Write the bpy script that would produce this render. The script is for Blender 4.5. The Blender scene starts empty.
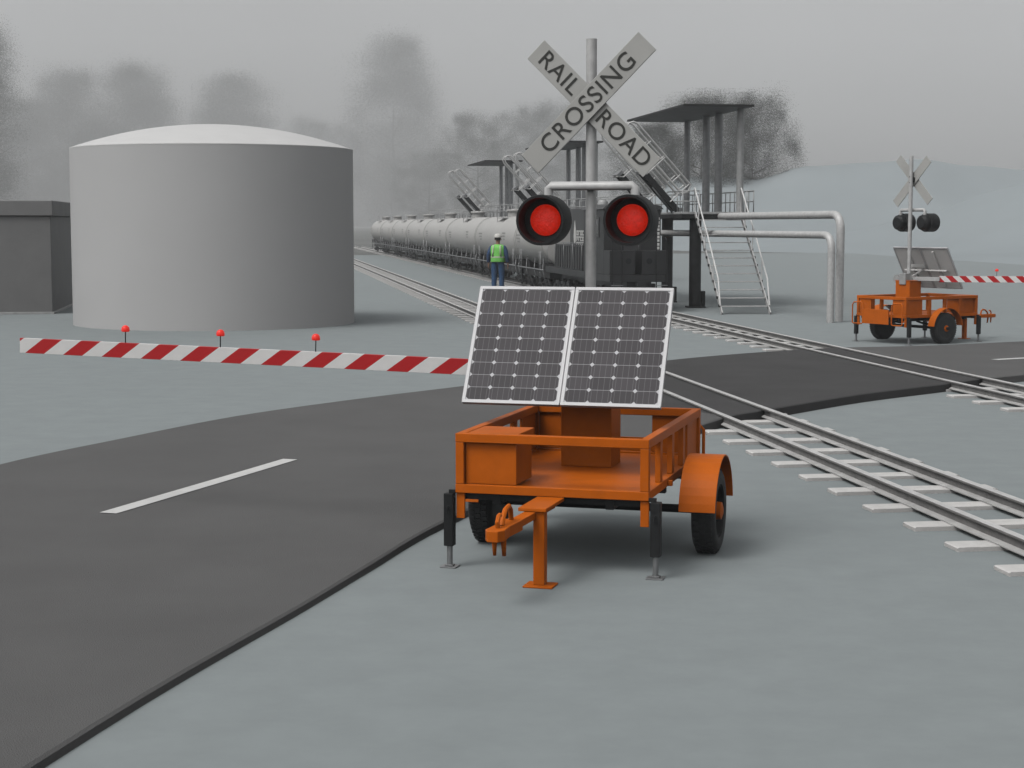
import bpy, bmesh, math, random
import numpy as np
from mathutils import Vector, Matrix
R = math.radians
sc = bpy.context.scene
col = sc.collection
random.seed(7)

# ------------------------------------------------------------------ camera
cam = bpy.data.cameras.new('camera')
cam.lens = 60.0; cam.sensor_width = 36.0; cam.clip_start = 0.1; cam.clip_end = 5000
camo = bpy.data.objects.new('camera', cam); col.objects.link(camo)
camo.location = (0, 0, 2.5)
camo.rotation_euler = (R(90 - 5.355), 0, 0)
sc.camera = camo

# ------------------------------------------------------------------ sky, sun, exposure
SUN_EL, SUN_AZ = R(57), R(-130)         # azimuth from +Y towards +X: from the left, behind the camera
world = bpy.data.worlds.new('World'); sc.world = world
world.use_nodes = True
wn = world.node_tree; wn.nodes.clear()
wo = wn.nodes.new('ShaderNodeOutputWorld'); bg = wn.nodes.new('ShaderNodeBackground')
sky = wn.nodes.new('ShaderNodeTexSky'); sky.sky_type = 'NISHITA'; sky.sun_disc = False
sky.sun_elevation = SUN_EL; sky.sun_rotation = SUN_AZ; sky.air_density = 1.0; sky.dust_density = 4.0; sky.ozone_density = 1.0
hs = wn.nodes.new('ShaderNodeHueSaturation'); hs.inputs['Saturation'].default_value = 0.06
wn.links.new(sky.outputs[0], hs.inputs['Color']); 
cl = wn.nodes.new('ShaderNodeTexNoise'); cl.inputs['Scale'].default_value = 2.6; cl.inputs['Detail'].default_value = 4; cl.inputs['Roughness'].default_value = .45
wtc = wn.nodes.new('ShaderNodeTexCoord'); wn.links.new(wtc.outputs['Generated'], cl.inputs['Vector'])
cr_ = wn.nodes.new('ShaderNodeMapRange'); cr_.inputs[1].default_value = .3; cr_.inputs[2].default_value = .7; cr_.inputs[3].default_value = .90; cr_.inputs[4].default_value = 1.09
wn.links.new(cl.outputs['Fac'], cr_.inputs[0])
cm = wn.nodes.new('ShaderNodeMixRGB'); cm.blend_type = 'MULTIPLY'; cm.inputs[0].default_value = 1.0      # soft cloud layer
wn.links.new(hs.outputs[0], cm.inputs[1]); wn.links.new(cr_.outputs[0], cm.inputs[2]); wn.links.new(cm.outputs[0], bg.inputs[0])
wn.links.new(bg.outputs[0], wo.inputs[0]); bg.inputs[1].default_value = 0.122
sl = bpy.data.lights.new('sun', 'SUN'); sl.energy = 0.9; sl.angle = R(24); sl.color = (1.0, 0.975, 0.94)
so = bpy.data.objects.new('sun', sl); col.objects.link(so)
sd = Vector((math.sin(SUN_AZ) * math.cos(SUN_EL), math.cos(SUN_AZ) * math.cos(SUN_EL), math.sin(SUN_EL)))
so.rotation_euler = sd.to_track_quat('Z', 'Y').to_euler()
sc.view_settings.view_transform = 'Standard'; sc.view_settings.look = 'None'
sc.view_settings.gamma = 1.0; sc.view_settings.exposure = 0.09
sc.view_settings.use_curve_mapping = False
sc.render.engine = 'CYCLES'
sc.cycles.use_denoising = True
sc.cycles.volume_bounces = 2; sc.cycles.max_bounces = 8; sc.cycles.diffuse_bounces = 0

# ------------------------------------------------------------------ helpers
class MB:
    """collects shapes and links them as ONE mesh object"""
    def __init__(s): s.v = []; s.f = []; s.sm = []; s.mi = []
    def add(s, vs, fs, smooth=False, mi=0):
        o = len(s.v); s.v += [tuple(p) for p in vs]
        for k, f in enumerate(fs):
            s.f.append([i + o for i in f]); s.sm.append(smooth if isinstance(smooth, bool) else smooth[k]); s.mi.append(mi)
        return s
    def box(s, x0, x1, y0, y1, z0, z1, mi=0):
        v = [(x, y, z) for z in (z0, z1) for y in (y0, y1) for x in (x0, x1)]
        return s.add(v, [(0, 2, 3, 1), (4, 5, 7, 6), (0, 1, 5, 4), (2, 6, 7, 3), (0, 4, 6, 2), (1, 3, 7, 5)], False, mi)
    def bar(s, p0, p1, w, h, up=(0, 0, 1), mi=0):
        p0 = Vector(p0); p1 = Vector(p1); d = (p1 - p0).normalized(); u = Vector(up)
        if abs(d.dot(u)) > .98: u = Vector((0, 1, 0))
        r = d.cross(u).normalized(); u = r.cross(d)
        v = [p + r * a * w / 2 + u * b * h / 2 for p in (p0, p1) for a, b in ((-1, -1), (1, -1), (1, 1), (-1, 1))]
        return s.add(v, [(3, 2, 1, 0), (4, 5, 6, 7), (0, 1, 5, 4), (1, 2, 6, 5), (2, 3, 7, 6), (3, 0, 4, 7)], False, mi)
    def tube(s, pts, r, seg=10, closed=False, mi=0):
        P = [Vector(p) for p in pts]; n = len(P)
        rr = r if isinstance(r, (list, tuple)) else [r] * n
        rings = []; pu = None
        for i in range(n):
            if closed: t = (P[(i + 1) % n] - P[i - 1]).normalized()
            else: t = (P[min(i + 1, n - 1)] - P[max(i - 1, 0)]).normalized()
            if pu is None:
                pu = t.orthogonal().normalized()
            else:
                pu = (pu - t * pu.dot(t)).normalized()
            w = t.cross(pu)
            rings.append([P[i] + (pu * math.cos(2 * math.pi * k / seg) + w * math.sin(2 * math.pi * k / seg)) * rr[i] for k in range(seg)])
        v = [p for q in rings for p in q]; f = []; sm = []
        for i in range(n if closed else n - 1):
            a = i * seg; b = ((i + 1) % n) * seg
            for k in range(seg):
                f.append((a + k, a + (k + 1) % seg, b + (k + 1) % seg, b + k)); sm.append(True)
        if not closed:
            f.append(tuple(range(seg - 1, -1, -1))); f.append(tuple(range((n - 1) * seg, n * seg))); sm += [False, False]
        return s.add(v, f, sm, mi)
    def lathe(s, prof, origin=(0, 0, 0), axis='Z', seg=32, smooth=True, mi=0):
        """prof: list of (radius, along); revolves about an axis through origin"""
        o = Vector(origin); v = []; f = []
        for (r, a) in prof:
            for k in range(seg):
                c, q = math.cos(2 * math.pi * k / seg) * r, math.sin(2 * math.pi * k / seg) * r
                v.append(o + Vector({'Z': (c, q, a), 'Y': (q, a, c), 'X': (a, c, q)}[axis]))
        m = len(prof)
        for i in range(m - 1):
            for k in range(seg):
                a, b = i * seg, (i + 1) * seg
                f.append((a + k, a + (k + 1) % seg, b + (k + 1) % seg, b + k))
        sm = [smooth] * len(f)
        if prof[0][0] > 1e-4: f.append(tuple(range(seg - 1, -1, -1))); sm.append(False)
        if prof[-1][0] > 1e-4: f.append(tuple(range((m - 1) * seg, m * seg))); sm.append(False)
        return s.add(v, f, sm, mi)
    def prism(s, poly, d0, d1, axis='Y', mi=0):
        """poly in the two other axes, extruded d0..d1"""
        n = len(poly)
        mk = {'Y': lambda a, b, d: (a, d, b), 'X': lambda a, b, d: (d, a, b), 'Z': lambda a, b, d: (a, b, d)}[axis]
        v = [mk(a, b, d0) for a, b in poly] + [mk(a, b, d1) for a, b in poly]
        f = [tuple(range(n - 1, -1, -1)), tuple(range(n, 2 * n))] + [(i, (i + 1) % n, n + (i + 1) % n, n + i) for i in range(n)]
        return s.add(v, f, False, mi)
    def build(s, name, mat, parent=None, bevel=0.0, label=None):
        me = bpy.data.meshes.new(name); me.from_pydata(s.v, [], s.f)
        me.polygons.foreach_set('use_smooth', s.sm)
        for m in (mat if isinstance(mat, list) else [mat]): me.materials.append(m)
        if any(s.mi): me.polygons.foreach_set('material_index', s.mi)
        bm = bmesh.new(); bm.from_mesh(me)
        bmesh.ops.remove_doubles(bm, verts=bm.verts, dist=1e-6)
        bmesh.ops.recalc_face_normals(bm, faces=bm.faces)
        for e in bm.edges:
            if len(e.link_faces) == 2 and e.calc_face_angle(0) > R(38): e.smooth = False
        bm.to_mesh(me); bm.free()
        o = bpy.data.objects.new(name, me); col.objects.link(o)
        if parent is not None: o.parent = parent
        if bevel:
            b = o.modifiers.new('bevel', 'BEVEL'); b.width = bevel; b.segments = 2; b.limit_method = 'ANGLE'; b.angle_limit = R(50)
            b.harden_normals = False
        if label: o['label'] = label
        return o

def tag(o, label=None, cat=None, group=None, kind=None):
    if label: o['label'] = label
    if cat: o['category'] = cat
    if group: o['group'] = group
    if kind: o['kind'] = kind
    return o
def empty(name, loc=(0, 0, 0), rz=0.0):
    o = bpy.data.objects.new(name, None); col.objects.link(o); o.empty_display_size = .2
    o.location = loc; o.rotation_euler = (0, 0, rz); return o
def kids(o): return [c for c in bpy.data.objects if c.parent == o]
def copy_tree(o, parent=None):
    c = o.copy(); col.objects.link(c)
    if parent is not None:
        c.parent = parent; c.matrix_parent_inverse = o.matrix_parent_inverse.copy()
    for ch in kids(o): copy_tree(ch, c)
    return c

def mat(name, c, rough=.6, metal=0., var=.10, scale=3., bump=0., bscale=60., spec=.5, emit=None, es=0., dirt=None):
    """principled surface with a soft procedural unevenness in colour, gloss and relief"""
    m = bpy.data.materials.new(name); m.use_nodes = True; nt = m.node_tree; n = nt.nodes; l = nt.links
    b = n['Principled BSDF']; b.inputs['Roughness'].default_value = rough; b.inputs['Metallic'].default_value = metal
    b.inputs['Specular IOR Level'].default_value = spec
    tc = n.new('ShaderNodeTexCoord'); no = n.new('ShaderNodeTexNoise'); no.inputs['Scale'].default_value = scale
    no.inputs['Detail'].default_value = 6; no.inputs['Roughness'].default_value = .6
    l.new(tc.outputs['Object'], no.inputs['Vector'])
    rp = n.new('ShaderNodeValToRGB'); rp.color_ramp.elements[0].position = .3; rp.color_ramp.elements[1].position = .7
    lo = dirt if dirt else tuple(x * (1 - var) for x in c); hi = tuple(min(1, x * (1 + var)) for x in c)
    rp.color_ramp.elements[0].color = (*lo, 1); rp.color_ramp.elements[1].color = (*hi, 1)
    l.new(no.outputs['Fac'], rp.inputs[0]); l.new(rp.outputs[0], b.inputs['Base Color'])
    mr = n.new('ShaderNodeMapRange'); mr.inputs[3].default_value = max(0, rough - .08); mr.inputs[4].default_value = min(1, rough + .08)
    l.new(no.outputs['Fac'], mr.inputs[0]); l.new(mr.outputs[0], b.inputs['Roughness'])
    if bump:
        n2 = n.new('ShaderNodeTexNoise'); n2.inputs['Scale'].default_value = bscale; n2.inputs['Detail'].default_value = 5
        l.new(tc.outputs['Object'], n2.inputs['Vector'])
        bp = n.new('ShaderNodeBump'); bp.inputs['Strength'].default_value = bump; bp.inputs['Distance'].default_value = .02
        l.new(n2.outputs['Fac'], bp.inputs['Height']); l.new(bp.outputs[0], b.inputs['Normal'])
    if emit:
        b.inputs['Emission Color'].default_value = (*emit, 1); b.inputs['Emission Strength'].default_value = es
    return m

M = {}
M['orange'] = mat('orange_paint', (.60, .128, .005), .5, var=.09, scale=5, bump=.05, bscale=40, spec=.15)
M['dark_steel'] = mat('dark_steel', (.018, .019, .020), .55, var=.3, scale=6, bump=.05, spec=.25)
M['rubber'] = mat('rubber', (.024, .025, .026), .75, var=.3, scale=12, bump=.2, bscale=90)
M['grey_steel'] = mat('grey_steel', (.26, .265, .27), .42, metal=.5, var=.15, scale=8)
M['galv'] = mat('galvanised', (.58, .58, .575), .5, metal=.15, var=.12, scale=10, bump=.03)
M['tube_white'] = mat('tube_pale', (.74, .74, .73), .5, var=.08, scale=6)
M['galv_dull'] = mat('galvanised_dull', (.42, .425, .425), .55, metal=.2, var=.15, scale=8, bump=.03)
M['sign'] = mat('sign_white', (.48, .48, .46), .5, var=.06, scale=4)
M['letter'] = mat('sign_lettering', (.035, .036, .032), .6, var=.1)
M['lens'] = mat('red_lens', (.55, .008, .004), .3, var=.25, scale=30, bump=.5, bscale=70, emit=(1, .030, .008), es=.26)
M['lamp_red'] = mat('small_red_lamp', (.7, .03, .02), .35, var=.1, emit=(1, .03, .02), es=.3)
M['frame_alu'] = mat('panel_frame', (.58, .58, .59), .5, metal=.1, var=.04)
M['panel_back'] = mat('panel_backsheet', (.86, .84, .82), .6, var=.04)
M['rail'] = mat('rail_steel', (.62, .615, .605), .42, metal=.2, var=.14, scale=5, bump=.05)
M['rail_web_shaded'] = mat('rail_web_shaded', (.22, .215, .21), .7, var=.25, scale=7, bump=.1)
M['tie'] = mat('concrete_sleeper', (.64, .63, .615), .85, var=.10, scale=6, bump=.25, bscale=50)
M['asphalt'] = mat('asphalt', (.126, .1255, .125), .9, var=.09, scale=.7, bump=.5, bscale=120, spec=.25)
M['crossing'] = mat('crossing_asphalt', (.066, .065, .066), .9, var=.16, scale=.9, bump=.5, bscale=120, spec=.25)
M['flangeway_shade'] = mat('flangeway', (.016, .016, .016), .9, var=.2)
M['paint'] = mat('road_paint', (.66, .66, .65), .7, var=.08, scale=9, bump=.2, bscale=90)
M['tank'] = mat('tank_grey', (.565, .568, .568), .7, var=.025, scale=.5, bump=.03, bscale=8)
M['dome'] = mat('dome_white', (.66, .66, .655), .6, var=.03, scale=1.5)
M['shed'] = mat('shed_grey', (.225, .225, .225), .7, var=.09, scale=1.2, bump=.1, bscale=30)
M['carshell'] = mat('tank_car_shell', (.50, .495, .48), .5, var=.05, scale=.9, bump=.02)
M['carband'] = mat('tank_car_band', (.30, .30, .29), .5, var=.1)
M['under'] = mat('underframe', (.02, .02, .021), .7, var=.4, scale=4)
M['wheel'] = mat('wheel_steel', (.10, .095, .09), .45, metal=.6, var=.3)
M['loco'] = mat('locomotive_black', (.016, .0165, .018), .5, var=.2, scale=2, bump=.03)
M['loco2'] = mat('locomotive_hood', (.042, .043, .045), .5, var=.15, scale=2)
M['white'] = mat('white_mark', (.72, .72, .70), .6, var=.08)
M['glass'] = mat('dark_glass', (.015, .017, .02), .08, var=.1)
M['roofblack'] = mat('canopy_black', (.010, .010, .010), .6, var=.2)
M['vest'] = mat('hi_vis_vest', (.24, .76, .15), .8, var=.1, scale=9)
M['reflect'] = mat('reflective_tape', (.55, .68, .45), .45, var=.08)
M['shirt'] = mat('blue_shirt', (.035, .075, .17), .85, var=.2, scale=9)
M['jeans'] = mat('blue_jeans', (.03, .085, .19), .9, var=.25, scale=14)
M['skin'] = mat('skin', (.33, .18, .12), .55, var=.08)
M['helmet'] = mat('white_helmet', (.68, .67, .63), .35, var=.04)
M['hair'] = mat('dark_hair', (.015, .013, .012), .8, var=.2)
M['boot'] = mat('boot_leather', (.03, .022, .016), .7, var=.2)
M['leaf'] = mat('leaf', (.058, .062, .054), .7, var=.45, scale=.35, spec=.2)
M['leaf_hazed'] = mat('leaf_hazed', (.095, .102, .09), .8, var=.3, scale=.35, spec=.1)  # far leaves lightened, part of the haze put into their colour
M['bark_hazed'] = mat('bark_hazed', (.11, .108, .10), .9, var=.2, scale=4, bump=.4, bscale=20)  # far bark paled too, haze painted into the colour
M['bark'] = mat('bark', (.07, .062, .054), .9, var=.3, scale=4, bump=.4, bscale=20)

def ground_mat():
    m = mat('pale_ground', (.276, .306, .312), .88, var=.025, scale=.12, bump=.18, bscale=1.4, spec=.25)
    nt = m.node_tree; n = nt.nodes; l = nt.links; b = n['Principled BSDF']
    # a finer grain over the broad unevenness
    old = b.inputs['Base Color'].links[0].from_socket
    tc = next(x for x in n if x.type == 'TEX_COORD')
    g = n.new('ShaderNodeTexNoise'); g.inputs['Scale'].default_value = 2.2; g.inputs['Detail'].default_value = 9; g.inputs['Roughness'].default_value = .7
    l.new(tc.outputs['Object'], g.inputs['Vector'])
    mr = n.new('ShaderNodeMapRange'); mr.inputs[1].default_value = .25; mr.inputs[2].default_value = .75
    mr.inputs[3].default_value = .91; mr.inputs[4].default_value = 1.06; l.new(g.outputs['Fac'], mr.inputs[0])
    mx = n.new('ShaderNodeMixRGB'); mx.blend_type = 'MULTIPLY'; mx.inputs[0].default_value = 1
    l.new(old, mx.inputs[1]); l.new(mr.outputs[0], mx.inputs[2]); l.new(mx.outputs[0], b.inputs['Base Color'])
    return m
M['ground'] = ground_mat()
M['far_ground'] = mat('far_ground', (.16, .165, .16), .95, var=.15, scale=.03, spec=.2)
M['hill'] = mat('hill_ground', (.32, .357, .372), .95, var=.06, scale=.05, bump=.3, bscale=.6, spec=.2)

def mnode(nt, op, a, b=None, c=None):
    n = nt.nodes.new('ShaderNodeMath'); n.operation = op
    for i, x in enumerate((a, b, c)):
        if x is None: continue
        if isinstance(x, (int, float)): n.inputs[i].default_value = x
        else: nt.links.new(x, n.inputs[i])
    return n.outputs[0]

def stripe_mat():
    m = bpy.data.materials.new('gate_stripes'); m.use_nodes = True; nt = m.node_tree; n = nt.nodes; l = nt.links
    b = n['Principled BSDF']; b.inputs['Roughness'].default_value = .45
    tc = n.new('ShaderNodeTexCoord'); sp = n.new('ShaderNodeSeparateXYZ'); l.new(tc.outputs['Object'], sp.inputs[0])
    u = mnode(nt, 'FRACT', mnode(nt, 'ADD', mnode(nt, 'DIVIDE', mnode(nt, 'SUBTRACT', sp.outputs['X'], mnode(nt, 'MULTIPLY', sp.outputs['Z'], 1.35)),   .368), 40.23))
    k = mnode(nt, 'LESS_THAN', u, .5)
    no = n.new('ShaderNodeTexNoise'); no.inputs['Scale'].default_value = 9; no.inputs['Detail'].default_value = 5; l.new(tc.outputs['Object'], no.inputs['Vector'])
    mx = n.new('ShaderNodeMixRGB'); mx.inputs[1].default_value = (.84, .83, .82, 1); mx.inputs[2].default_value = (.52, .008, .012, 1); l.new(k, mx.inputs[0])
    mr = n.new('ShaderNodeMapRange'); mr.inputs[3].default_value = .9; mr.inputs[4].default_value = 1.05; l.new(no.outputs['Fac'], mr.inputs[0])
    m2 = n.new('ShaderNodeMixRGB'); m2.blend_type = 'MULTIPLY'; m2.inputs[0].default_value = 1
    l.new(mx.outputs[0], m2.inputs[1]); l.new(mr.outputs[0], m2.inputs[2]); l.new(m2.outputs[0], b.inputs['Base Color'])
    return m
M['stripes'] = stripe_mat()

PW, PH = .764, 1.0         # one solar panel
def cell_mat():
    m = bpy.data.materials.new('solar_cells'); m.use_nodes = True; nt = m.node_tree; n = nt.nodes; l = nt.links
    b = n['Principled BSDF']; b.inputs['Roughness'].default_value = .38; b.inputs['Specular IOR Level'].default_value = .10
    tc = n.new('ShaderNodeTexCoord'); sp = n.new('ShaderNodeSeparateXYZ'); l.new(tc.outputs['Object'], sp.inputs[0])
    cw, ch = (PW - .058) / 4, (PH - .056) / 9
    U = mnode(nt, 'ADD', mnode(nt, 'DIVIDE', sp.outputs['X'], cw), 10.0)
    V = mnode(nt, 'ADD', mnode(nt, 'DIVIDE', sp.outputs['Y'], ch), 10.5)
    u = mnode(nt, 'FRACT', U); v = mnode(nt, 'FRACT', V)
    du = mnode(nt, 'MULTIPLY', mnode(nt, 'MINIMUM', u, mnode(nt, 'SUBTRACT', 1.0, u)), cw)
    dv = mnode(nt, 'MULTIPLY', mnode(nt, 'MINIMUM', v, mnode(nt, 'SUBTRACT', 1.0, v)), ch)
    line = mnode(nt, 'MAXIMUM', mnode(nt, 'MULTIPLY', mnode(nt, 'LESS_THAN', du, .0016), .25), mnode(nt, 'MULTIPLY', mnode(nt, 'LESS_THAN', dv, .0022), .45))
    dia = mnode(nt, 'LESS_THAN', mnode(nt, 'ADD', du, dv), .0185)
    white = mnode(nt, 'MAXIMUM', line, dia)
    w3 = mnode(nt, 'FRACT', mnode(nt, 'ADD', mnode(nt, 'MULTIPLY', u, 4.0), .5))
    d3 = mnode(nt, 'MINIMUM', w3, mnode(nt, 'SUBTRACT', 1.0, w3))
    bus = mnode(nt, 'LESS_THAN', d3, .05)
    wn_ = n.new('ShaderNodeTexWhiteNoise'); wn_.noise_dimensions = '2D'
    cb = n.new('ShaderNodeCombineXYZ'); l.new(mnode(nt, 'FLOOR', U), cb.inputs[0]); l.new(mnode(nt, 'FLOOR', V), cb.inputs[1]); l.new(cb.outputs[0], wn_.inputs['Vector'])
    r0 = n.new('ShaderNodeMixRGB'); r0.inputs[1].default_value = (.060, .056, .061, 1); r0.inputs[2].default_value = (.080, .074, .081, 1); l.new(wn_.outputs['Value'], r0.inputs[0])
    m1 = n.new('ShaderNodeMixRGB'); m1.inputs[2].default_value = (.22, .21, .22, 1); l.new(r0.outputs[0], m1.inputs[1]); l.new(mnode(nt, 'MULTIPLY', bus, .45), m1.inputs[0])
    m2 = n.new('ShaderNodeMixRGB'); m2.inputs[2].default_value = (.60, .60, .62, 1); l.new(m1.outputs[0], m2.inputs[1]); l.new(white, m2.inputs[0])
    l.new(m2.outputs[0], b.inputs['Base Color'])
    return m
M['cells'] = cell_mat()

# the railway's own axes: along the tracks (s) and across them (n)
TA = R(8.427)
def W(n, s, z=0.0):
    return Vector((n * math.cos(TA) - s * math.sin(TA), n * math.sin(TA) + s * math.cos(TA), z))

# ------------------------------------------------------------------ ground and hills
def grid_mesh(name, x0, x1, y0, y1, nx, ny, fn, m):
    mb = MB()
    v = []; f = []
    for j in range(ny + 1):
        for i in range(nx + 1):
            x = x0 + (x1 - x0) * i / nx; y = y0 + (y1 - y0) * j / ny; v.append((x, y, fn(x, y)))
    for j in range(ny):
        for i in range(nx):
            a = j * (nx + 1) + i; f.append((a, a + 1, a + nx + 2, a + nx + 1))
    mb.add(v, f, True); return mb.build(name, m)
g = MB(); g.add([(-900, -90, -.02), (900, -90, -.02), (900, 1590, -.02), (-900, 1590, -.02)], [(0, 1, 2, 3)])
tag(g.build('terrain', M['far_ground']), kind='structure')
g = MB(); g.add([(-60, -60, 0), (160, -60, 0), (160, 96, 0), (50, 112, 0), (30, 150, 0), (-20, 136, 0), (-60, 130, 0)], [(0, 1, 2, 3, 4, 5, 6)])
tag(g.build('ground', M['ground']), kind='structure')

def lerp_tab(t, x):
    if x <= t[0][0]: return t[0][1]
    for (a, p), (b, q) in zip(t, t[1:]):
        if x <= b:
            k = (x - a) / (b - a); k = k * k * (3 - 2 * k); return p + (q - p) * k
    return t[-1][1]
# ridge heights: (x, height)
far_ridge = [(0, 0), (14, 2.5), (24, 8.4), (28, 9.0), (35, 8.4), (43, 10.4), (52, 11.0), (59, 11.5), (67, 10.4), (75, 9.7), (90, 8), (120, 7), (170, 5), (220, 2)]
near_ridge = [(20, 0), (34, 2.6), (44, 4.6), (52, 6.6), (60, 7.9), (75, 9.0), (110, 8), (170, 3)]
def lerp_lin(t, x):
    if x <= t[0][0]: return t[0][1]
    for (a, p), (b, q) in zip(t, t[1:]):
        if x <= b: return p + (q - p) * (x - a) / (b - a)
    return t[-1][1]
def hill_h(x, y):
    t = (y - 232) / 26.0; a = .93 * lerp_tab(far_ridge, x * 250 / max(y, 100)) * math.exp(-t * t)
    t = (y - 152) / 20.0; b = .82 * lerp_tab(near_ridge, x * 185 / max(y, 100)) * math.exp(-t * t)
    d = x - lerp_lin([(60, 33), (104, 31), (147, 28.7), (164, 15), (182, -2), (400, -40)], y); k = min(1, max(0, d / 26.0)); k = k * k * (3 - 2 * k)
    w = .35 * math.sin(x * .11 + y * .05) + .25 * math.sin(x * .05 - y * .09)
    return (max(a, b) + .25 * min(a, b)) * k * (1 + .05 * w) + .3 * k + .40 * min(1, max(0, d / 1.6)) - .12
tag(grid_mesh('hills', 2, 240, 60, 420, 140, 150, hill_h, M['hill']), kind='structure')

# ------------------------------------------------------------------ road
#           near edge            far edge           surface height
sect = [((-3.6, -1.0), (-9.2, 2.0), .05), ((-2.85, 4.2), (-8.0, 7.5), .05), ((-2.05, 8.2), (-6.75, 12.0), .05), ((-1.36, 10.85), (-5.75, 14.6), .05), ((-1.03, 12.15), (-5.25, 17.3), .055),
        ((-.56, 13.93), (-4.5, 19.3), .062), ((.55, 17.0), (-3.5, 21.5), .08), ((2.1, 20.0), (-2.2, 23.35), .10), ((2.72, 21.15), (-.64, 25.25), .118),
        ((3.27, 21.85), (1.0, 27.5), .12), ((4.88, 23.85), (2.75, 29.9), .12), ((6.47, 25.42), (4.3, 31.5), .12), ((7.42, 26.42), (6.2, 32.9), .12),
        ((9.2, 28.0), (8.1, 33.75), .10), ((11.5, 29.7), (10.6, 35.45), .07), ((15, 32.0), (14.5, 37.8), .06), ((22, 36), (21.5, 41.8), .06), ((40, 46), (39.5, 52), .06), ((70, 62), (69.5, 68), .06)]
def cr(p0, p1, p2, p3, t):
    return tuple(.5 * (2 * b + (c - a) * t + (2 * a - 5 * b + 4 * c - d) * t * t + (3 * b - a - 3 * c + d) * t ** 3) for a, b, c, d in zip(p0, p1, p2, p3))
def smooth(pts, k=6):
    out = []
    for i in range(len(pts) - 1):
        q = [pts[max(i - 1, 0)], pts[i], pts[i + 1], pts[min(i + 2, len(pts) - 1)]]
        for j in range(k): out.append(cr(*q, j / k))
    out.append(tuple(pts[-1])); return out
near = smooth([(a[0], a[1], z) for a, b, z in sect]); far = smooth([(b[0], b[1], z) for a, b, z in sect])
def road_z(x, y):
    def side(i): a, b = near[i], far[i]; return ((b[0] - a[0]) * (y - a[1]) - (b[1] - a[1]) * (x - a[0])) / math.hypot(b[0] - a[0], b[1] - a[1])
    for i in range(len(near) - 1):
        d0, d1 = side(i), side(i + 1)
        if d0 <= 0 <= d1 or d1 <= 0 <= d0:
            k = abs(d0) / max(abs(d0) + abs(d1), 1e-6); return near[i][2] * (1 - k) + near[i + 1][2] * k
    return .055
rb = MB(); nv = len(near); v = []
CS = 8
for a, b in zip(near, far):
    v.append((a[0] + .015, a[1] - .015, -.05)); v.append((a[0], a[1], a[2] - .012)); 
    for k in range(CS + 1):
        t = .004 + (1 - .008) * k / CS
        v.append((a[0] + (b[0] - a[0]) * t, a[1] + (b[1] - a[1]) * t, a[2] + (b[2] - a[2]) * t))
    v.append((b[0], b[1], b[2] - .012)); v.append((b[0], b[1], -.05))
w_ = CS + 5; f = []
for i in range(nv - 1):
    for k in range(w_ - 1): f.append((i * w_ + k, i * w_ + k + 1, (i + 1) * w_ + k + 1, (i + 1) * w_ + k))
rb.add(v, [q for q in f if not 8 * 6 * w_ <= q[0] < 12 * 6 * w_])
rb.add(v, [q for q in f if 8 * 6 * w_ <= q[0] < 12 * 6 * w_], mi=1)
tag(rb.build('road', [M['asphalt'], M['crossing']]), kind='structure')
def dash(name, p0, p1, w):
    a = Vector(p0); b = Vector(p1); d = (b - a).normalized(); q = Vector((d.y, -d.x)) * w / 2
    mb = MB(); n = 24; v = []
    for i in range(n + 1):
        p = a.lerp(b, i / n)
        v += [(p.x - q.x, p.y - q.y, road_z(p.x - q.x, p.y - q.y) + .006), (p.x + q.x, p.y + q.y, road_z(p.x + q.x, p.y + q.y) + .006)]
    mb.add(v, [(2 * i, 2 * i + 1, 2 * i + 3, 2 * i + 2) for i in range(n)])
    return tag(mb.build(name, M['paint']), kind='structure')
dash('lane_marking', (-3.43, 14.32), (-2.30, 17.55), .165)
dash('lane_marking', (8.55, 30.15), (11.2, 32.05), .165)
dash('lane_marking', (-5.05, 8.0), (-4.4, 11.2), .165)

# ------------------------------------------------------------------ railway tracks
def track(label, n0, s0, s1, group):
    root = empty('railway_track', W(n0, 0), TA)
    tag(root, label, 'railway track', group)
    for sgn in (-1, 1):
        x = sgn * .372
        prof = [(-.068, .036), (.068, .036), (.068, .046), (.012, .060), (.009, .120), (.034, .128), (.034, .146), (.027, .153), (-.027, .153), (-.034, .146), (-.034, .128), (-.009, .120), (-.012, .060), (-.068, .046)]
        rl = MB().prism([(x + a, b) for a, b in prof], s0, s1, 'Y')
        for q in (3, 4, 5, 9, 10, 11): rl.mi[2 + q] = 1          # weathered web and head sides, shade under the head painted in; bright running top
        rl.build('rail', [M['rail'], M['rail_web_shaded']], root)
    k0 = math.ceil((s0 - .4) / .92); ks = [k for k in range(k0, int(s1 / .92)) if not (23.0 - .0 < 0)]
    pos = [k * .92 + .40 for k in ks]
    seen = [p for p in pos if p > 8.0][:100]; rest = [p for p in pos if p not in seen]
    proto = None
    for p in seen:
        if proto is None:
            mb = MB(); mb.prism([(-.785, -.02), (.785, -.02), (.785, .028), (.772, .0355), (-.772, .0355), (-.785, .028)], -.13, .13, 'Y')
            proto = mb.build('sleeper', M['tie'], root); o = proto
        else:
            o = proto.copy(); col.objects.link(o); o.parent = root
        o.location = (random.uniform(-.012, .012), p + random.uniform(-.02, .02), random.uniform(-.004, 0)); o.rotation_euler = (0, 0, random.uniform(-.008, .008))
    if rest:
        mb = MB()
        for p in rest: mb.box(-.785, .785, p - .13, p + .13, -.02, .0355)
        o = mb.build('sleeper', M['tie'], root); o['kind'] = 'stuff'
    return root
track('bare railway track running close behind the near orange trailer', 6.045, -10, 165, 'railway tracks over the road')
track('railway track that carries the tank car train past the loading platforms', 10.66, -10, 185, 'railway tracks over the road')
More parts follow.
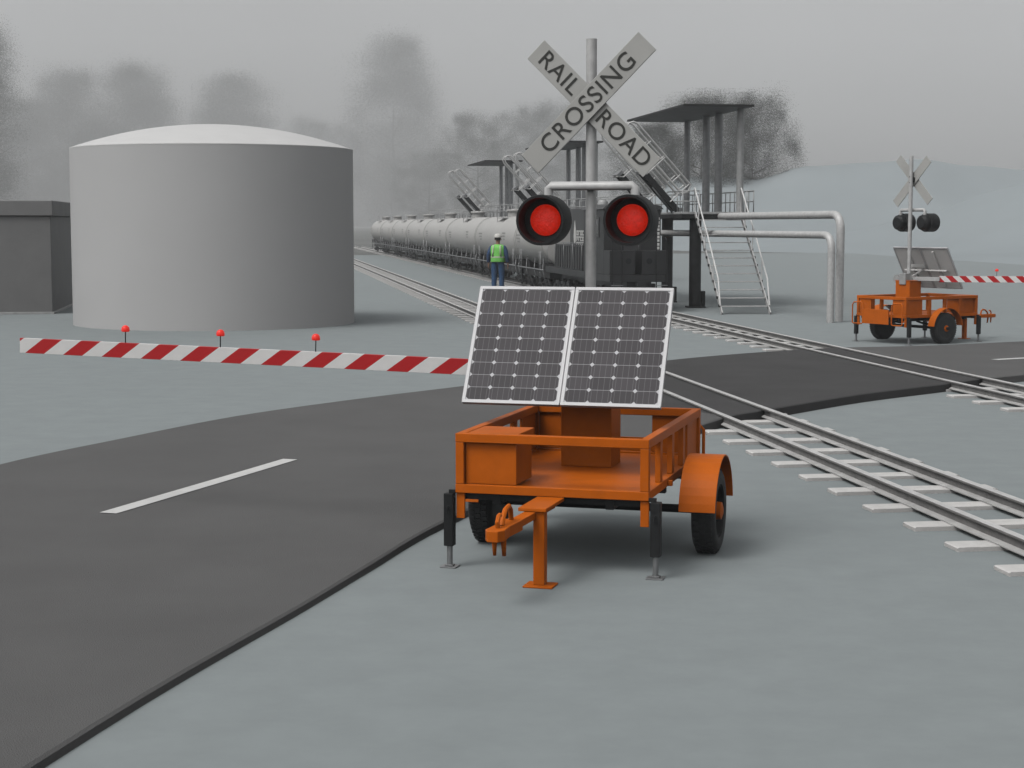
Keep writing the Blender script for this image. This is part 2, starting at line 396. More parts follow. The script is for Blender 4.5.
# dark strips on the road, painting the shade of open flangeway gaps
for n0, s0, s1 in ((6.045, 20.75, 27.4), (10.66, 24.75, 31.2)):
    mb = MB()
    for sgn in (-1, 1):
        for d in (.045, -.045):
            x = n0 + sgn * .372 + d
            mb.add([W(x - .016, s0 + .08, .1245), W(x + .016, s0 + .08, .1245), W(x + .016, s1 - .1, .1245), W(x - .016, s1 - .1, .1245)], [(0, 1, 2, 3)])
    tag(mb.build('road_flangeway', M['flangeway_shade']), kind='structure')

# ------------------------------------------------------------------ storage tank and shed
t = empty('storage_tank', (-7.55, 43.45, 0)); tag(t, 'big round grey storage tank with a white domed roof', 'tank')
RT = 3.52
mb = MB(); mb.lathe([(RT, -.05), (RT, 4.345)], seg=128); mb.build('tank_wall', M['tank'], t)
prof = [(RT + .003, 4.347), (RT + .003, 4.37)] 
for k in range(0, 15):
    q = k / 14; prof.append(((RT + .002) * (1 - q), 4.372 + .62 * (1 - (1 - q) ** 2)))
mb = MB(); mb.lathe(prof, seg=128); mb.build('domed_roof', M['dome'], t)
t = empty('storage_shed', W(-5.70, 48.97), TA); tag(t, 'flat roofed dark grey shed beside the round storage tank', 'shed')
MB().box(-8, 0, 0, 6, -.05, 2.72).build('wall', M['shed'], t, .015)
MB().box(-8.07, .07, -.07, 6.07, 2.725, 3.15).build('roof', M['shed'], t, .02)
MB().box(-8.05, .05, -.05, 6.05, -.04, .06).build('plinth', M['galv_dull'], t, .01)

# ------------------------------------------------------------------ crossing trailer
def text_mesh(txt, size, thick=.0):
    cu = bpy.data.curves.new('tmp', 'FONT'); cu.body = txt; cu.size = size; cu.align_x = 'CENTER'; cu.align_y = 'CENTER'
    cu.space_character = 1.08; cu.offset = .0008; cu.extrude = .0012
    o = bpy.data.objects.new('tmp', cu); col.objects.link(o)
    bpy.context.view_layer.update()
    me = bpy.data.meshes.new_from_object(o.evaluated_get(bpy.context.evaluated_depsgraph_get()))
    bpy.data.objects.remove(o); return me

def arc(c, r, a0, a1, n, plane='YZ', x=0.):
    out = []
    for i in range(n + 1):
        a = R(a0 + (a1 - a0) * i / n)
        p = (c[0] + r * math.cos(a), c[1] + r * math.sin(a))
        out.append((x, p[0], p[1]) if plane == 'YZ' else ((p[0], x, p[1]) if plane == 'XZ' else (p[0], p[1], x)))
    return out

HW, TL = .715, 2.15          # half width and length of the trailer body
def make_trailer():
    t = empty('crossing_trailer')
    O = M['orange']; D = M['dark_steel']
    # bed
    mb = MB(); mb.box(-HW + .01, HW - .01, .01, TL - .01, .585, .603); mb.build('bed', O, t, .003)
    mb = MB()
    mb.box(-HW, HW, 0, .055, .555, .618); mb.box(-HW, HW, TL - .055, TL, .555, .618)
    mb.box(-HW, -HW + .055, .056, TL - .056, .555, .618); mb.box(HW - .055, HW, .056, TL - .056, .555, .618)
    mb.build('bed_frame', O, t, .004)
    mb = MB()
    mb.box(-HW, HW, 0, .065, .925, .99); mb.box(-HW, HW, TL - .065, TL, .925, .99)
    mb.box(-HW, -HW + .065, .066, TL - .066, .925, .99); mb.box(HW - .065, HW, .066, TL - .066, .925, .99)
    mb.build('top_rail', O, t, .005)
    for sx in (-1, 1):
        for y in (.0325, TL - .0325):
            x = sx * (HW - .0325); mb = MB(); mb.box(x - .031, x + .031, y - .031, y + .031, .62, .924); mb.build('corner_post', O, t, .004)
            mb = MB(); mb.box(x - .031, x + .031, y - .012, y + .012, .365, .554); mb.build('corner_leg', O, t, .003)
        for y in (.52, .98, 1.44):
            x = sx * (HW - .03); MB().box(x - .02, x + .02, y - .045, y + .045, .619, .924).build('side_post', O, t, .003)
    # boxes
    mb = MB(); mb.box(-HW + .067, -HW + .45, .040, .46, .620, .922); mb.box(-HW + .067, -HW + .453, .067, .52, .9235, .987); b_ = mb.build('battery_box', O, t, .005)
    for sx in (-1, 1):
        x0, x1 = sorted((sx * (HW - .066), sx * (HW - .40)))
        mb = MB(); mb.box(x0, x1, TL - .040, TL - .022, .620, .923); mb.box(*sorted((sx * (HW - .022), sx * (HW - .040))), TL - .50, TL - .066, .620, .923); mb.build('corner_panel', O, t, .003)
    # mast box
    mb = MB(); mb.box(-.235, .170, 1.22, 1.56, .604, 1.30); mb.box(-.245, .180, 1.21, 1.57, 1.301, 1.315); mb.build('mast_box', O, t, .006)
    # underframe
    mb = MB()
    for x in (-.42, .42): mb.box(x - .03, x + .03, .06, TL - .06, .47, .553)
    for y in (.1, .75, 1.5, 2.0): mb.box(-HW + .02, HW - .02, y - .03, y + .03, .50, .552)
    mb.tube([(-.95, 1.12, .325), (.95, 1.12, .325)], .032, 12)
    for x in (-.42, .42):
        mb.tube([(x, .72, .47), (x, .90, .42), (x, 1.12, .385), (x, 1.34, .42), (x, 1.52, .47)], .022, 8)
    mb.build('underframe', D, t, .003)
    # wheels and fenders
    for sx in (-1, 1):
        c = sx * .875 + .085
        prof = [(.205, -.085), (.235, -.092), (.290, -.088), (.312, -.070), (.322, -.040), (.325, 0), (.322, .040), (.312, .070), (.290, .088), (.235, .092), (.205, .085), (.200, 0), (.205, -.085)]
        w = empty('wheel'); w.parent = t; w.location = (c, 1.12, .322)
        mb = MB(); mb.lathe(prof, axis='X', seg=48)
        for k in range(44):                                   # tread blocks
            a = 2 * math.pi * k / 44
            for q in (-.05, 0, .05):
                a2 = a + (.07 if q == 0 else 0); y, z = math.cos(a2), math.sin(a2)
                mb.bar((q - .019, y * .325, z * .325), (q + .019, y * .325, z * .325), .030, .010, up=(0, y, z))
        mb.build('tyre', M['rubber'], w)
        mb = MB(); s_ = sx
        mb.lathe([(.204, s_ * -.08), (.204, s_ * .07), (.190, s_ * .074), (.178, s_ * .015), (.12, s_ * .0), (.08, s_ * .02), (.055, s_ * .055), (.0, s_ * .058)], axis='X', seg=40); mb.build('rim', M['dark_steel'], w)
        mb = MB()
        mb.lathe([(.072, s_ * .03), (.066, s_ * .096), (.03, s_ * .108), (0, s_ * .109)], axis='X', seg=20)
        for k in range(5):
            a = 2 * math.pi * k / 5; mb.tube([(s_ * .01, .085 * math.cos(a), .085 * math.sin(a)), (s_ * .036, .085 * math.cos(a), .085 * math.sin(a))], .011, 6)
        mb.build('hub', M['orange'], w)
        x0, x1 = sorted((sx * .745 + .06 * (sx > 0), sx * 1.0 + .08))
        mb = MB(); v = []; n = 20; cy, cz, ro, ri = 1.10, .315, .44, .427
        for i in range(n + 1):
            a = R(8 + 164 * i / n)
            for (x, r) in ((x0, ro), (x1, ro), (x1, ri), (x0, ri)): v.append((x, cy + r * math.cos(a), cz + r * math.sin(a)))
        f = [(0, 1, 2, 3), (n * 4 + 3, n * 4 + 2, n * 4 + 1, n * 4)]
        for i in range(n):
            for k in range(4): f.append((i * 4 + k, (i + 1) * 4 + k, (i + 1) * 4 + (k + 1) % 4, i * 4 + (k + 1) % 4))
        mb.add(v, f, False)
        for y in (.72, 1.32): mb.box(min(sx * .716, sx * .75), max(sx * .716, sx * .75), y - .02, y + .02, .56, .60)
        mb.build('fender', O, t, .003)
    # jacks
    for sx in (-1, 1):
        for y in (.02, TL - .05):
            x = sx * (HW + .050); j = MB().box(x - .036, x + .036, y - .036, y + .036, .16, .548).build('jack', D, t, .005)
            mb = MB(); mb.tube([(x, y, .02), (x, y, .159)], .021, 12); mb.build('inner_tube', M['grey_steel'], j)
            mb = MB(); mb.box(x - .062, x + .062, y - .055, y + .055, 0.0, .010); mb.box(x - .03, x + .03, y - .03, y + .03, .011, .022); mb.build('foot_plate', M['grey_steel'], j, .002)
            mb = MB(); mb.box(min(x, x - sx * .05), max(x, x - sx * .05), y - .02, y + .02, .549, .575); mb.tube([(x + sx * .0, y - .037, .45), (x, y - .06, .45), (x, y - .06, .40)], .006, 6); mb.build('crank', D, j)
    # drawbar, stand, coupler
    mb = MB(); mb.box(-.10, .10, -.50, .01, .528, .553); mb.bar((0, -.02, .505), (-.04, -.98, .495), .085, .05)
    mb.build('drawbar', O, t, .004)
    mb = MB(); mb.box(.003, .083, -.48, -.40, .014, .526); mb.box(-.06, .15, -.53, -.35, 0.0, .013); mb.build('stand', O, t, .004)
    c_ = MB()
    c_.prism([(-.07, -.80), (.07, -.80), (.055, -1.06), (.066, -1.22), (.036, -1.285), (-.036, -1.285), (-.066, -1.22), (-.055, -1.06)], .452, .527, 'Z')
    cp = c_.build('coupler', O, t, .006); cp.location = (-.05, 0, 0)
    mb = MB(); mb.tube([(0, -.84, .525), (0, -.86, .60), (0, -.90, .63), (0, -.98, .62), (0, -1.04, .575), (0, -1.07, .525)], .018, 8); mb.build('latch_lever', O, cp)
    mb = MB(); mb.tube([(.0, -1.16, .525), (0, -1.17, .565), (0, -1.14, .60), (0, -1.11, .605)], .016, 8); mb.build('hook', O, cp)
    mb = MB(); mb.tube([(.02, -1.10, .465), (.02, -1.08, .33)], [.022, .014], 8); mb.tube([(-.03, -1.14, .465), (-.03, -1.13, .34)], [.02, .012], 8); mb.build('safety_pin', O, cp)
    # tailgate with tube handles
    mb = MB(); mb.box(-.34, .42, TL + .10, TL + .125, .41, .72); mb.build('tailgate', O, t, .004)
    for x0 in (-.72, .42):
        a, b = x0, x0 + .30; y = TL + .112
        mb = MB(); mb.tube([(a, TL + .01, .50), (a, y, .47), (a, y, .42), (a + .03, y, .40), (b - .03, y, .40), (b, y, .42), (b, y, .80), (b - .04, y - .01, .85), (a + .04, y - .01, .85), (a, y, .80), (a, y, .47)], .014, 8); mb.build('tube_handle', O, t)
    # mast
    PX, PY = -.040, 1.385
    mb = MB(); mb.tube([(PX, PY, 1.30), (PX, PY, 3.93)], .042, 20); mb.lathe([(.08, 1.301), (.08, 1.325), (.045, 1.34)], (PX, PY, 0), seg=20); mb.build('mast', M['galv'], t)
    # lamp bracket, lamps
    LX, LZ, AZ = .344, 2.53, 2.795
    mb = MB()
    pts = [(PX + .028 - LX, PY - .10, LZ + .16), (PX + .028 - LX, PY - .10, AZ - .02), (PX + .028 - LX + .02, PY - .10, AZ), (PX + .028 + LX - .02, PY - .10, AZ), (PX + .028 + LX, PY - .10, AZ - .02), (PX + .028 + LX, PY - .10, LZ + .16)]
    mb.tube(pts, .035, 14); mb.bar((PX, PY, AZ), (PX, PY - .09, AZ), .06, .05); mb.build('lamp_bracket', M['galv'], t)
    for sx in (-1, 1):
        c = Vector((PX + .028 + sx * LX, PY - .10, LZ))
        lp = MB().lathe([(0, .12), (.11, .12), (.155, .08), (.168, 0), (.168, -.02)], c, 'Y', 40).build('signal_lamp', D, t)
        mb = MB(); mb.lathe([(.168, -.02), (.195, -.03), (.195, -.25), (.190, -.265), (.172, -.265), (.166, -.10), (.12, -.09), (.0, -.09)], c, 'Y', 48); mb.build('visor', D, lp)
        mb = MB(); prof = [(.122, -.092)] + [(.122 * math.cos(R(a)), -.095 - .045 * math.sin(R(a))) for a in range(0, 91, 10)]
        mb.lathe(prof, c, 'Y', 40); mb.build('lens', M['lens'], lp)
    # crossbuck
    C = Vector((PX - .005, PY - .075, 3.43))
    for nm, ang, yo in (('rail', -45, 0.0), ('crossing', 45, -.024)):
        mb = MB(); L2, w2 = .655, .098; sh = .055 if nm == 'rail' else 0.
        q = Matrix.Rotation(R(-ang), 3, 'Y')
        v = []
        for y in (0, .016):
            for a, b in ((-L2, -w2), (L2, -w2), (L2, w2), (-L2, w2)): v.append(C + Vector((0, yo + y, 0)) + q @ Vector((a + sh, 0, b)))
        mb.add(v, [(0, 1, 2, 3), (7, 6, 5, 4), (0, 4, 5, 1), (1, 5, 6, 2), (2, 6, 7, 3), (3, 7, 4, 0)])
        bl = mb.build('crossbuck_blade', M['sign'], t, .003)
        words = (('RAIL', -.335), ('ROAD', .39)) if nm == 'rail' else (('CROSSING', .0),)
        for wd, off in words:
            me = text_mesh(wd, .195 if wd == 'CROSSING' else .185); me.materials.clear(); me.materials.append(M['letter'])
            o = bpy.data.objects.new('lettering', me); col.objects.link(o); o.parent = bl
            o.matrix_local = Matrix.Translation(C + Vector((0, yo - .002, 0)) + q @ Vector((off, 0, 0))) @ q.to_4x4() @ Matrix.Rotation(R(90), 4, 'X')
    mb = MB(); mb.bar((PX - .06, PY - .035, 3.43), (PX + .06, PY - .035, 3.43), .045, .10); mb.tube([(PX, PY - .06, 3.37), (PX, PY + .05, 3.37)], .010, 8); mb.tube([(PX, PY - .06, 3.49), (PX, PY + .05, 3.49)], .010, 8); mb.build('sign_clamp', M['dark_steel'], t, .003)
    # solar panels
    tilt = R(60)
    pc = Vector((PX - .055, PY - .50, 1.575))
    base = Matrix.Translation(pc) @ Matrix.Rotation(tilt, 4, 'X')         # local x across, y up the slope, z outwards
    for sx in (-1, 1):
        p = empty('solar_panel'); p.parent = t; p.matrix_local = base @ Matrix.Translation((sx * (PW / 2 + .004), 0, 0))
        fr = .026; mb = MB()
        mb.box(-PW / 2, PW / 2, -PH / 2, -PH / 2 + fr, -.02, .018); mb.box(-PW / 2, PW / 2, PH / 2 - fr, PH / 2, -.02, .018)
        mb.box(-PW / 2, -PW / 2 + fr, -PH / 2 + fr, PH / 2 - fr, -.02, .018); mb.box(PW / 2 - fr, PW / 2, -PH / 2 + fr, PH / 2 - fr, -.02, .018)
        mb.build('panel_frame', M['frame_alu'], p, .002)
        MB().box(-PW / 2 + fr, PW / 2 - fr, -PH / 2 + fr, PH / 2 - fr, 0, .012).build('cells', M['cells'], p)
        MB().box(-PW / 2 + fr, PW / 2 - fr, -PH / 2 + fr, PH / 2 - fr, -.010, -.001).build('backsheet', M['panel_back'], p)
    mb = MB()
    for x in (-.35, .35): mb.bar(base @ Vector((x, -.42, -.04)), base @ Vector((x, .42, -.04)), .035, .04)
    mb.bar(base @ Vector((-.6, -.02, -.075)), base @ Vector((.6, -.02, -.075)), .045, .03)
    mb.bar((PX - .03, PY - .03, 1.62), (PX - .03, PY - .42, 1.60), .05, .06); mb.bar((PX - .03, PY - .03, 1.38), (PX - .03, PY - .43, 1.56), .03, .03)
    mb.build('panel_bracket', M['panel_back'], t, .003)
    # gate machine and arm (to local -X)
    gz = 1.345
    mb = MB(); mb.box(PX - .09, PX + .09, PY + .05, PY + .20, gz - .12, gz + .12); gm = mb.build('gate_machine', M['galv_dull'], t, .01)
    mb = MB(); mb.lathe([(0, .0), (.085, .0), (.085, .05), (0, .05)], (PX + .22, PY + .10, gz), 'Y', 28); mb.bar((PX, PY + .12, gz), (PX + .24, PY + .12, gz), .05, .05, (0, 1, 0)); mb.build('counterweight', M['galv_dull'], gm)
    mb = MB(); mb.bar((PX, PY - .07, gz), (PX - .80, PY - .07, gz + .012), .03, .085); mb.tube([(PX, PY - .08, gz), (PX, PY + .06, gz)], .05, 16); mb.build('arm_holder', M['galv'], t, .003)
    a = empty('gate_arm'); a.parent = t; a.location = (PX - .76, PY - .105, gz + .012); a.rotation_euler = (0, R(1.35), 0)
    AL = 4.27
    mb = MB(); mb.box(-AL, 0, -.018, .018, -.064, .064); mb.build('striped_board', M['stripes'], a, .002)
    mb = MB()
    for x in (-1.53, -2.385, -3.265): mb.tube([(x, 0, .058), (x, 0, .165)], .005, 8)
    mb.build('lamp_stem', M['dark_steel'], a)
    for x in (-1.53, -2.385, -3.265):
        mb = MB(); mb.lathe([(.030, .158), (.035, .165), (.035, .178), (.031, .195), (.020, .208), (0, .214)], (x, 0, 0), seg=20)
        al = mb.build('arm_lamp', M['lamp_red'], a)
    return t
tr = make_trailer()
tr.location = (.275, 12.09, 0); tr.rotation_euler = (0, 0, R(-16.0))
tag(tr, 'large near orange crossing trailer whose crossbuck and red lamps face forward', 'trailer', 'orange crossing trailers')
t2 = copy_tree(tr)
ph = R(180 - 57); t2.rotation_euler = (0, 0, ph)
cx, cy = -HW, TL
t2.location = (8.14 - (cx * math.cos(ph) - cy * math.sin(ph)), 35.25 - (cx * math.sin(ph) + cy * math.cos(ph)), 0)
tag(t2, 'small far orange crossing trailer seen from behind beyond the tracks', 'trailer', 'orange crossing trailers')

# ------------------------------------------------------------------ tank cars
def make_tank_car(Lc):
    t = empty('tank_car'); zc, r = 1.90, .92
    h = Lc / 2; S = M['carshell']; U = M['under']
    prof = [(0, -h + .01), (.5, -h + .015), (.78, -h + .03), (.87, -h + .05), (.905, -h + .08), (r, -h + .14), (r, h - .14), (.905, h - .08), (.87, h - .05), (.78, h - .03), (.5, h - .015), (0, h - .01)]
    mb = MB(); mb.lathe(prof, (0, 0, zc), 'Y', 40); mb.build('tank_shell', S, t)
    for y in (-h + .18, h - .18):
        mb = MB(); mb.lathe([(r - .01, y - .03), (r + .010, y - .028), (r + .010, y + .028), (r - .01, y + .03)], (0, 0, zc), 'Y', 40); mb.build('tank_band', M['carband'], t)
    mb = MB(); mb.lathe([(.30, zc + .80), (.30, zc + 1.12), (.36, zc + 1.13), (.36, zc + 1.19), (.30, zc + 1.21), (.0, zc + 1.24)], seg=28); 
    for a in range(8): mb.box(.33 * math.cos(a * .785) - .02, .33 * math.cos(a * .785) + .02, .33 * math.sin(a * .785) - .02, .33 * math.sin(a * .785) + .02, zc + 1.09, zc + 1.22)
    mb.build('manway', M['carshell'], t)
    mb = MB()
    for x in (-.62, .62):
        mb.tube([(x, -.8, zc + .60), (x, -.8, zc + 1.25), (x, .8, zc + 1.25), (x, .8, zc + .60)], .012, 6)
    mb.box(-.66, -.40, -.8, .8, zc + .84, zc + .87); mb.box(.40, .66, -.8, .8, zc + .84, zc + .87)
    mb.build('top_platform', M['galv_dull'], t)
    mb = MB(); mb.box(-.16, .16, -h + .15, h - .15, .80, 1.05); mb.box(-.60, .60, -h + .3, h - .3, .60, .80)
    for y in (-h + .9, h - .9): mb.prism([(-.58, 1.22), (.58, 1.22), (.50, .80), (-.50, .80)], y - .28, y + .28, 'Y')
    for y in (-h + .22, h - .22): mb.box(-.82, .82, y - .06, y + .06, .86, 1.16)
    rnd = random.Random(3)
    y = -h + 2.3
    while y < h - 2.3:
        w = rnd.uniform(.3, .9); x = rnd.choice((-.55, -.45, .3, .2)); zb = rnd.uniform(.45, .65); mb.box(x, x + rnd.uniform(.2, .4), y, y + w, zb, rnd.uniform(.85, 1.2)); y += w + rnd.uniform(.05, .5)
    mb.tube([(-.5, -h + .5, .62), (-.5, h - .5, .62)], .035, 8); mb.tube([(.5, -h + .5, .62), (.5, h - .5, .62)], .035, 8)
    mb.build('underframe', U, t)
    mb = MB()
    for x in (-.84, .84):
        mb.tube([(x, -h + .2, .90), (x, h - .2, .90)], .026, 8)
        k = int(Lc // 2)
        for i in range(k + 1):
            yy = -h + .4 + (Lc - .8) * i / k; mb.tube([(x, yy, .90), (x * .86, yy + .45, 1.30)], .018, 6); mb.tube([(x, yy, .90), (x * .9, yy, .55)], .015, 6)
    mb.build('side_handrail', M['grey_steel'], t)
    for sy in (-1, 1):
        for x in (-.84, .84):
            mb = MB(); y = sy * (h - .95)
            for yy in (y - .16, y + .16): mb.tube([(x, yy, .4), (x, yy, zc - .25)], .014, 6)
            for i in range(7): mb.tube([(x, y - .16, .45 + i * .17), (x, y + .16, .45 + i * .17)], .010, 6)
            mb.build('ladder', M['grey_steel'], t)
        b = empty('bogie'); b.parent = t; b.location = (0, sy * (h - 1.25), 0)
        for x in (-.50, .50):
            mb = MB(); mb.prism([(-.75, .30), (-.75, .46), (-.35, .56), (.35, .56), (.75, .46), (.75, .30), (.45, .26), (.2, .22), (-.2, .22), (-.45, .26)], x - .05, x + .05, 'X')
            for k in range(3): mb.lathe([(.05, .26), (.05, .50)], (x * 1.1, -.12 + k * .12, 0), seg=10)
            for yy in (-.55, .55): mb.lathe([(.07, -.06), (.08, .06), (.0, .07)], (x * 1.16, yy, .37), 'X', 14)
            mb.build('side_frame', U, b)
        for yy in (-.55, .55):
            mb = MB(); mb.tube([(-.5, yy, .37), (.5, yy, .37)], .045, 10)
            for x in (-.372, .372): mb.lathe([(.0, -.04), (.21, -.045), (.235, -.03 if x > 0 else .03), (.222, .04), (0, .045)], (x, yy, .372), 'X', 32)
            mb.build('wheel_set', M['wheel'], b)
        mb = MB(); y = sy * h; mb.bar((0, y - sy * .3, .98), (0, y + sy * .02, .98), .12, .16); mb.box(-.1, .1, min(y - sy * .10, y + sy * .02), max(y - sy * .10, y + sy * .02), .88, 1.08); mb.build('coupler', U, t)
    for yy, w_, zz in ((-h * .55, .9, zc + .1), (h * .62, 1.1, zc + .05)):
        mb = MB()                                              # stencilled data panel on the shell
        for k in range(3):
            a = math.asin(max(-.9, min(.9, (zz + .13 - .12 * k - zc) / r)))
            x = -(r + .004) * math.cos(a); z = zc + r * math.sin(a)
            mb.box(x - .002, x + .004, yy, yy + w_ * (1 - .25 * k), z - .03, z + .03)
        mb.build('stencil', M['carband'], t)
    return t
bounds = [58.55, 65.0] + [65.0 + 12.2 * k for k in range(1, 8)]
lab = ['short pale tank car coupled directly behind the black locomotive', 'second tank car from the locomotive, the one behind the worker in the vest', 'third tank car counted from the black locomotive', 'fourth tank car counted from the black locomotive',
       'fifth tank car counted from the black locomotive', 'sixth tank car counted from the black locomotive', 'next to last tank car before the far hazy end of the train', 'last tank car at the far hazy end of the train']
tc0 = None
for i, (a, b) in enumerate(zip(bounds, bounds[1:])):
    if i == 0: o = make_tank_car(b - a - .05)
    elif tc0 is None: o = tc0 = make_tank_car(12.15)
    else: o = copy_tree(tc0)
    o.location = W(10.66, (a + b) / 2); o.rotation_euler = (0, 0, TA)
    tag(o, lab[i], 'tank car', 'tank cars of the train')

# ------------------------------------------------------------------ locomotive
t = empty('locomotive', W(10.66, 47.4), TA); tag(t, 'black locomotive with white markings at the head of the tank cars', 'locomotive')
L_ = M['loco']; L2 = M['loco2']
mb = MB(); mb.box(-.84, .84, .0, 11.0, .86, 1.06); mb.box(-.30, .30, .2, 10.8, .62, .858); mb.prism([(-.62, .5), (.62, .5), (.5, .28), (-.5, .28)], 4.6, 6.6, 'Y'); mb.build('underframe', L_, t, .01)
mb = MB(); mb.box(-.84, .84, .9, 4.0, 1.062, 2.92); mb.box(-.84, -.10, 0.05, .898, 1.062, 1.75); mb.box(.10, .84, .05, .898, 1.062, 1.75); mb.build('cab', L_, t, .02)
mb = MB(); mb.prism([(-.90, 2.922), (.90, 2.922), (.80, 3.03), (.4, 3.09), (-.4, 3.09), (-.80, 3.03)], .8, 4.1, 'Y'); mb.build('cab_roof', L2, t, .008)
for x0, x1 in ((-.72, -.30), (.30, .72)):
    fr = MB(); fr.box(x0, x1, .882, .899, 2.22, 2.72); fo = fr.build('window', L2, t, .004)
    MB().box(x0 + .04, x1 - .04, .872, .881, 2.26, 2.68).build('pane', M['glass'], fo)
for sx in (-1, 1):
    fr = MB(); fr.box(*sorted((sx * .842, sx * .86)), 1.5, 3.2, 2.12, 2.70); fo = fr.build('window', L2, t, .004)
    MB().box(*sorted((sx * .861, sx * .868)), 1.56, 3.14, 2.17, 2.65).build('pane', M['glass'], fo)
d_ = MB().box(-.24, .24, .878, .899, 1.10, 2.75).build('door', L2, t, .005); MB().tube([(.18, .862, 1.75), (.18, .862, 1.98)], .012, 8).build('handle', M['grey_steel'], d_)
for sx in (-1, 1):
    mb = MB()
    mb.tube([(sx * .78, -.02, .35), (sx * .78, -.02, 2.05), (sx * .78, .10, 2.12)], .018, 8); mb.tube([(sx * .50, -.02, .35), (sx * .50, -.02, 2.05), (sx * .50, .10, 2.12)], .018, 8)
    mb.build('grab_rail', M['dark_steel'], t)
    mb = MB()
    for k in range(3): mb.box(*sorted((sx * .48, sx * .80)), -.16, .0, .36 + .2 * k, .375 + .2 * k)
    mb.build('step', M['grey_steel'], t)
    mb = MB(); mb.lathe([(.0, .0), (.07, .0), (.07, -.03), (.085, -.04)], (sx * .3, .048, 1.45), 'Y', 20); mb.build('headlight', M['glass'], t)
mb = MB()
for k in range(9): mb.box(.735, .80, .891, .899, 2.62 - .105 * k - (.01 if k % 3 else 0), 2.69 - .105 * k)
mb.build('white_marking', M['white'], t)
mb = MB(); mb.box(-.60, .60, 4.5, 7.6, 1.062, 3.0); mb.build('hood', L2, t, .03)
mb = MB(); mb.box(-.80, -.602, 4.6, 9.4, 1.062, 1.84); mb.box(.602, .80, 4.6, 9.4, 1.062, 1.84); mb.box(-.60, .60, 7.602, 9.4, 1.062, 1.84)
for k in range(11):
    y = 4.75 + k * .43; mb.box(-.83, -.801, y, y + .10, 1.09, 1.80)
mb.build('equipment_box', L2, t, .01)
mb = MB(); mb.lathe([(.16, 3.0), (.16, 3.18), (.12, 3.24), (0, 3.26)], (0, 5.2, 0), seg=20); mb.lathe([(.22, 3.0), (.22, 3.08), (.0, 3.10)], (0, 6.8, 0), seg=20); mb.build('exhaust', M['galv_dull'], t)
# white emblem: a tall spear with rows of block lettering, on the hood side facing the tracks
mb = MB(); x = -.604
mb.prism([(6.72, 1.86), (6.56, 1.95), (6.52, 2.1), (6.58, 2.35), (6.72, 2.62), (6.86, 2.32), (6.92, 2.1), (6.86, 1.94)], x - .004, x + .002, 'X')
for zz, hh, wds in ((2.14, .16, 'BLOC'), (1.96, .15, 'ATED'), (1.85, .08, 'RAIL')):
    y = 6.42
    for ch in wds:                                             # block characters: a stem and two arms each
        mb.box(x - .004, x + .002, y - .07, y, zz, zz + hh)
        mb.box(x - .004, x + .002, y - .24, y - .071, zz + hh * .72, zz + hh)
        if ch in 'BOCED': mb.box(x - .004, x + .002, y - .24, y - .071, zz, zz + hh * .26)
        if ch in 'BOARD': mb.box(x - .004, x + .002, y - .24, y - .18, zz + hh * .261, zz + hh * .719)
        y -= .33
mb.build('white_emblem', M['white'], t)
mb = MB()
for x in (-.83, .83):
    mb.tube([(x, 4.2, 1.9), (x, 10.9, 1.9)], .014, 6)
    for k in range(5): mb.tube([(x, 4.3 + k * 1.6, 1.06), (x, 4.3 + k * 1.6, 1.9)], .012, 6)
mb.build('walkway_rail', M['grey_steel'], t)
for yb in (2.3, 8.9):
    b = empty('bogie'); b.parent = t; b.location = (0, yb, 0)
    for x in (-.56, .56):
        mb = MB(); mb.prism([(-1.35, .34), (-1.3, .60), (1.3, .60), (1.35, .34), (.9, .30), (.6, .42), (.2, .28), (-.2, .28), (-.6, .42), (-.9, .30)], x - .06, x + .06, 'X')
        for yy in (-1.05, 0, 1.05): mb.lathe([(.09, -.08), (.10, .08), (0, .09)], (x * 1.12, yy, .40), 'X', 14)
        for yy in (-.52, .52):
            for k in range(2): mb.lathe([(.06, .38), (.06, .62)], (x * 1.12, yy - .08 + .16 * k, 0), seg=10)
        mb.build('side_frame', L_, b)
    for yy in (-1.05, 0, 1.05):
        mb = MB(); mb.tube([(-.5, yy, .40), (.5, yy, .40)], .05, 10)
        for x in (-.372, .372): mb.lathe([(0, -.045), (.25, -.05), (.275, -.03 if x > 0 else .03), (.255, .045), (0, .05)], (x, yy, .405), 'X', 32)
        mb.build('wheel_set', M['wheel'], b)
mb = MB(); mb.bar((0, .1, .78), (0, -.22, .78), .14, .16); mb.box(-.11, .11, -.30, -.2, .68, .88); mb.prism([(-.7, .5), (.7, .5), (.55, .25), (-.55, .25)], -.06, .0, 'Y'); mb.build('coupler', L_, t)

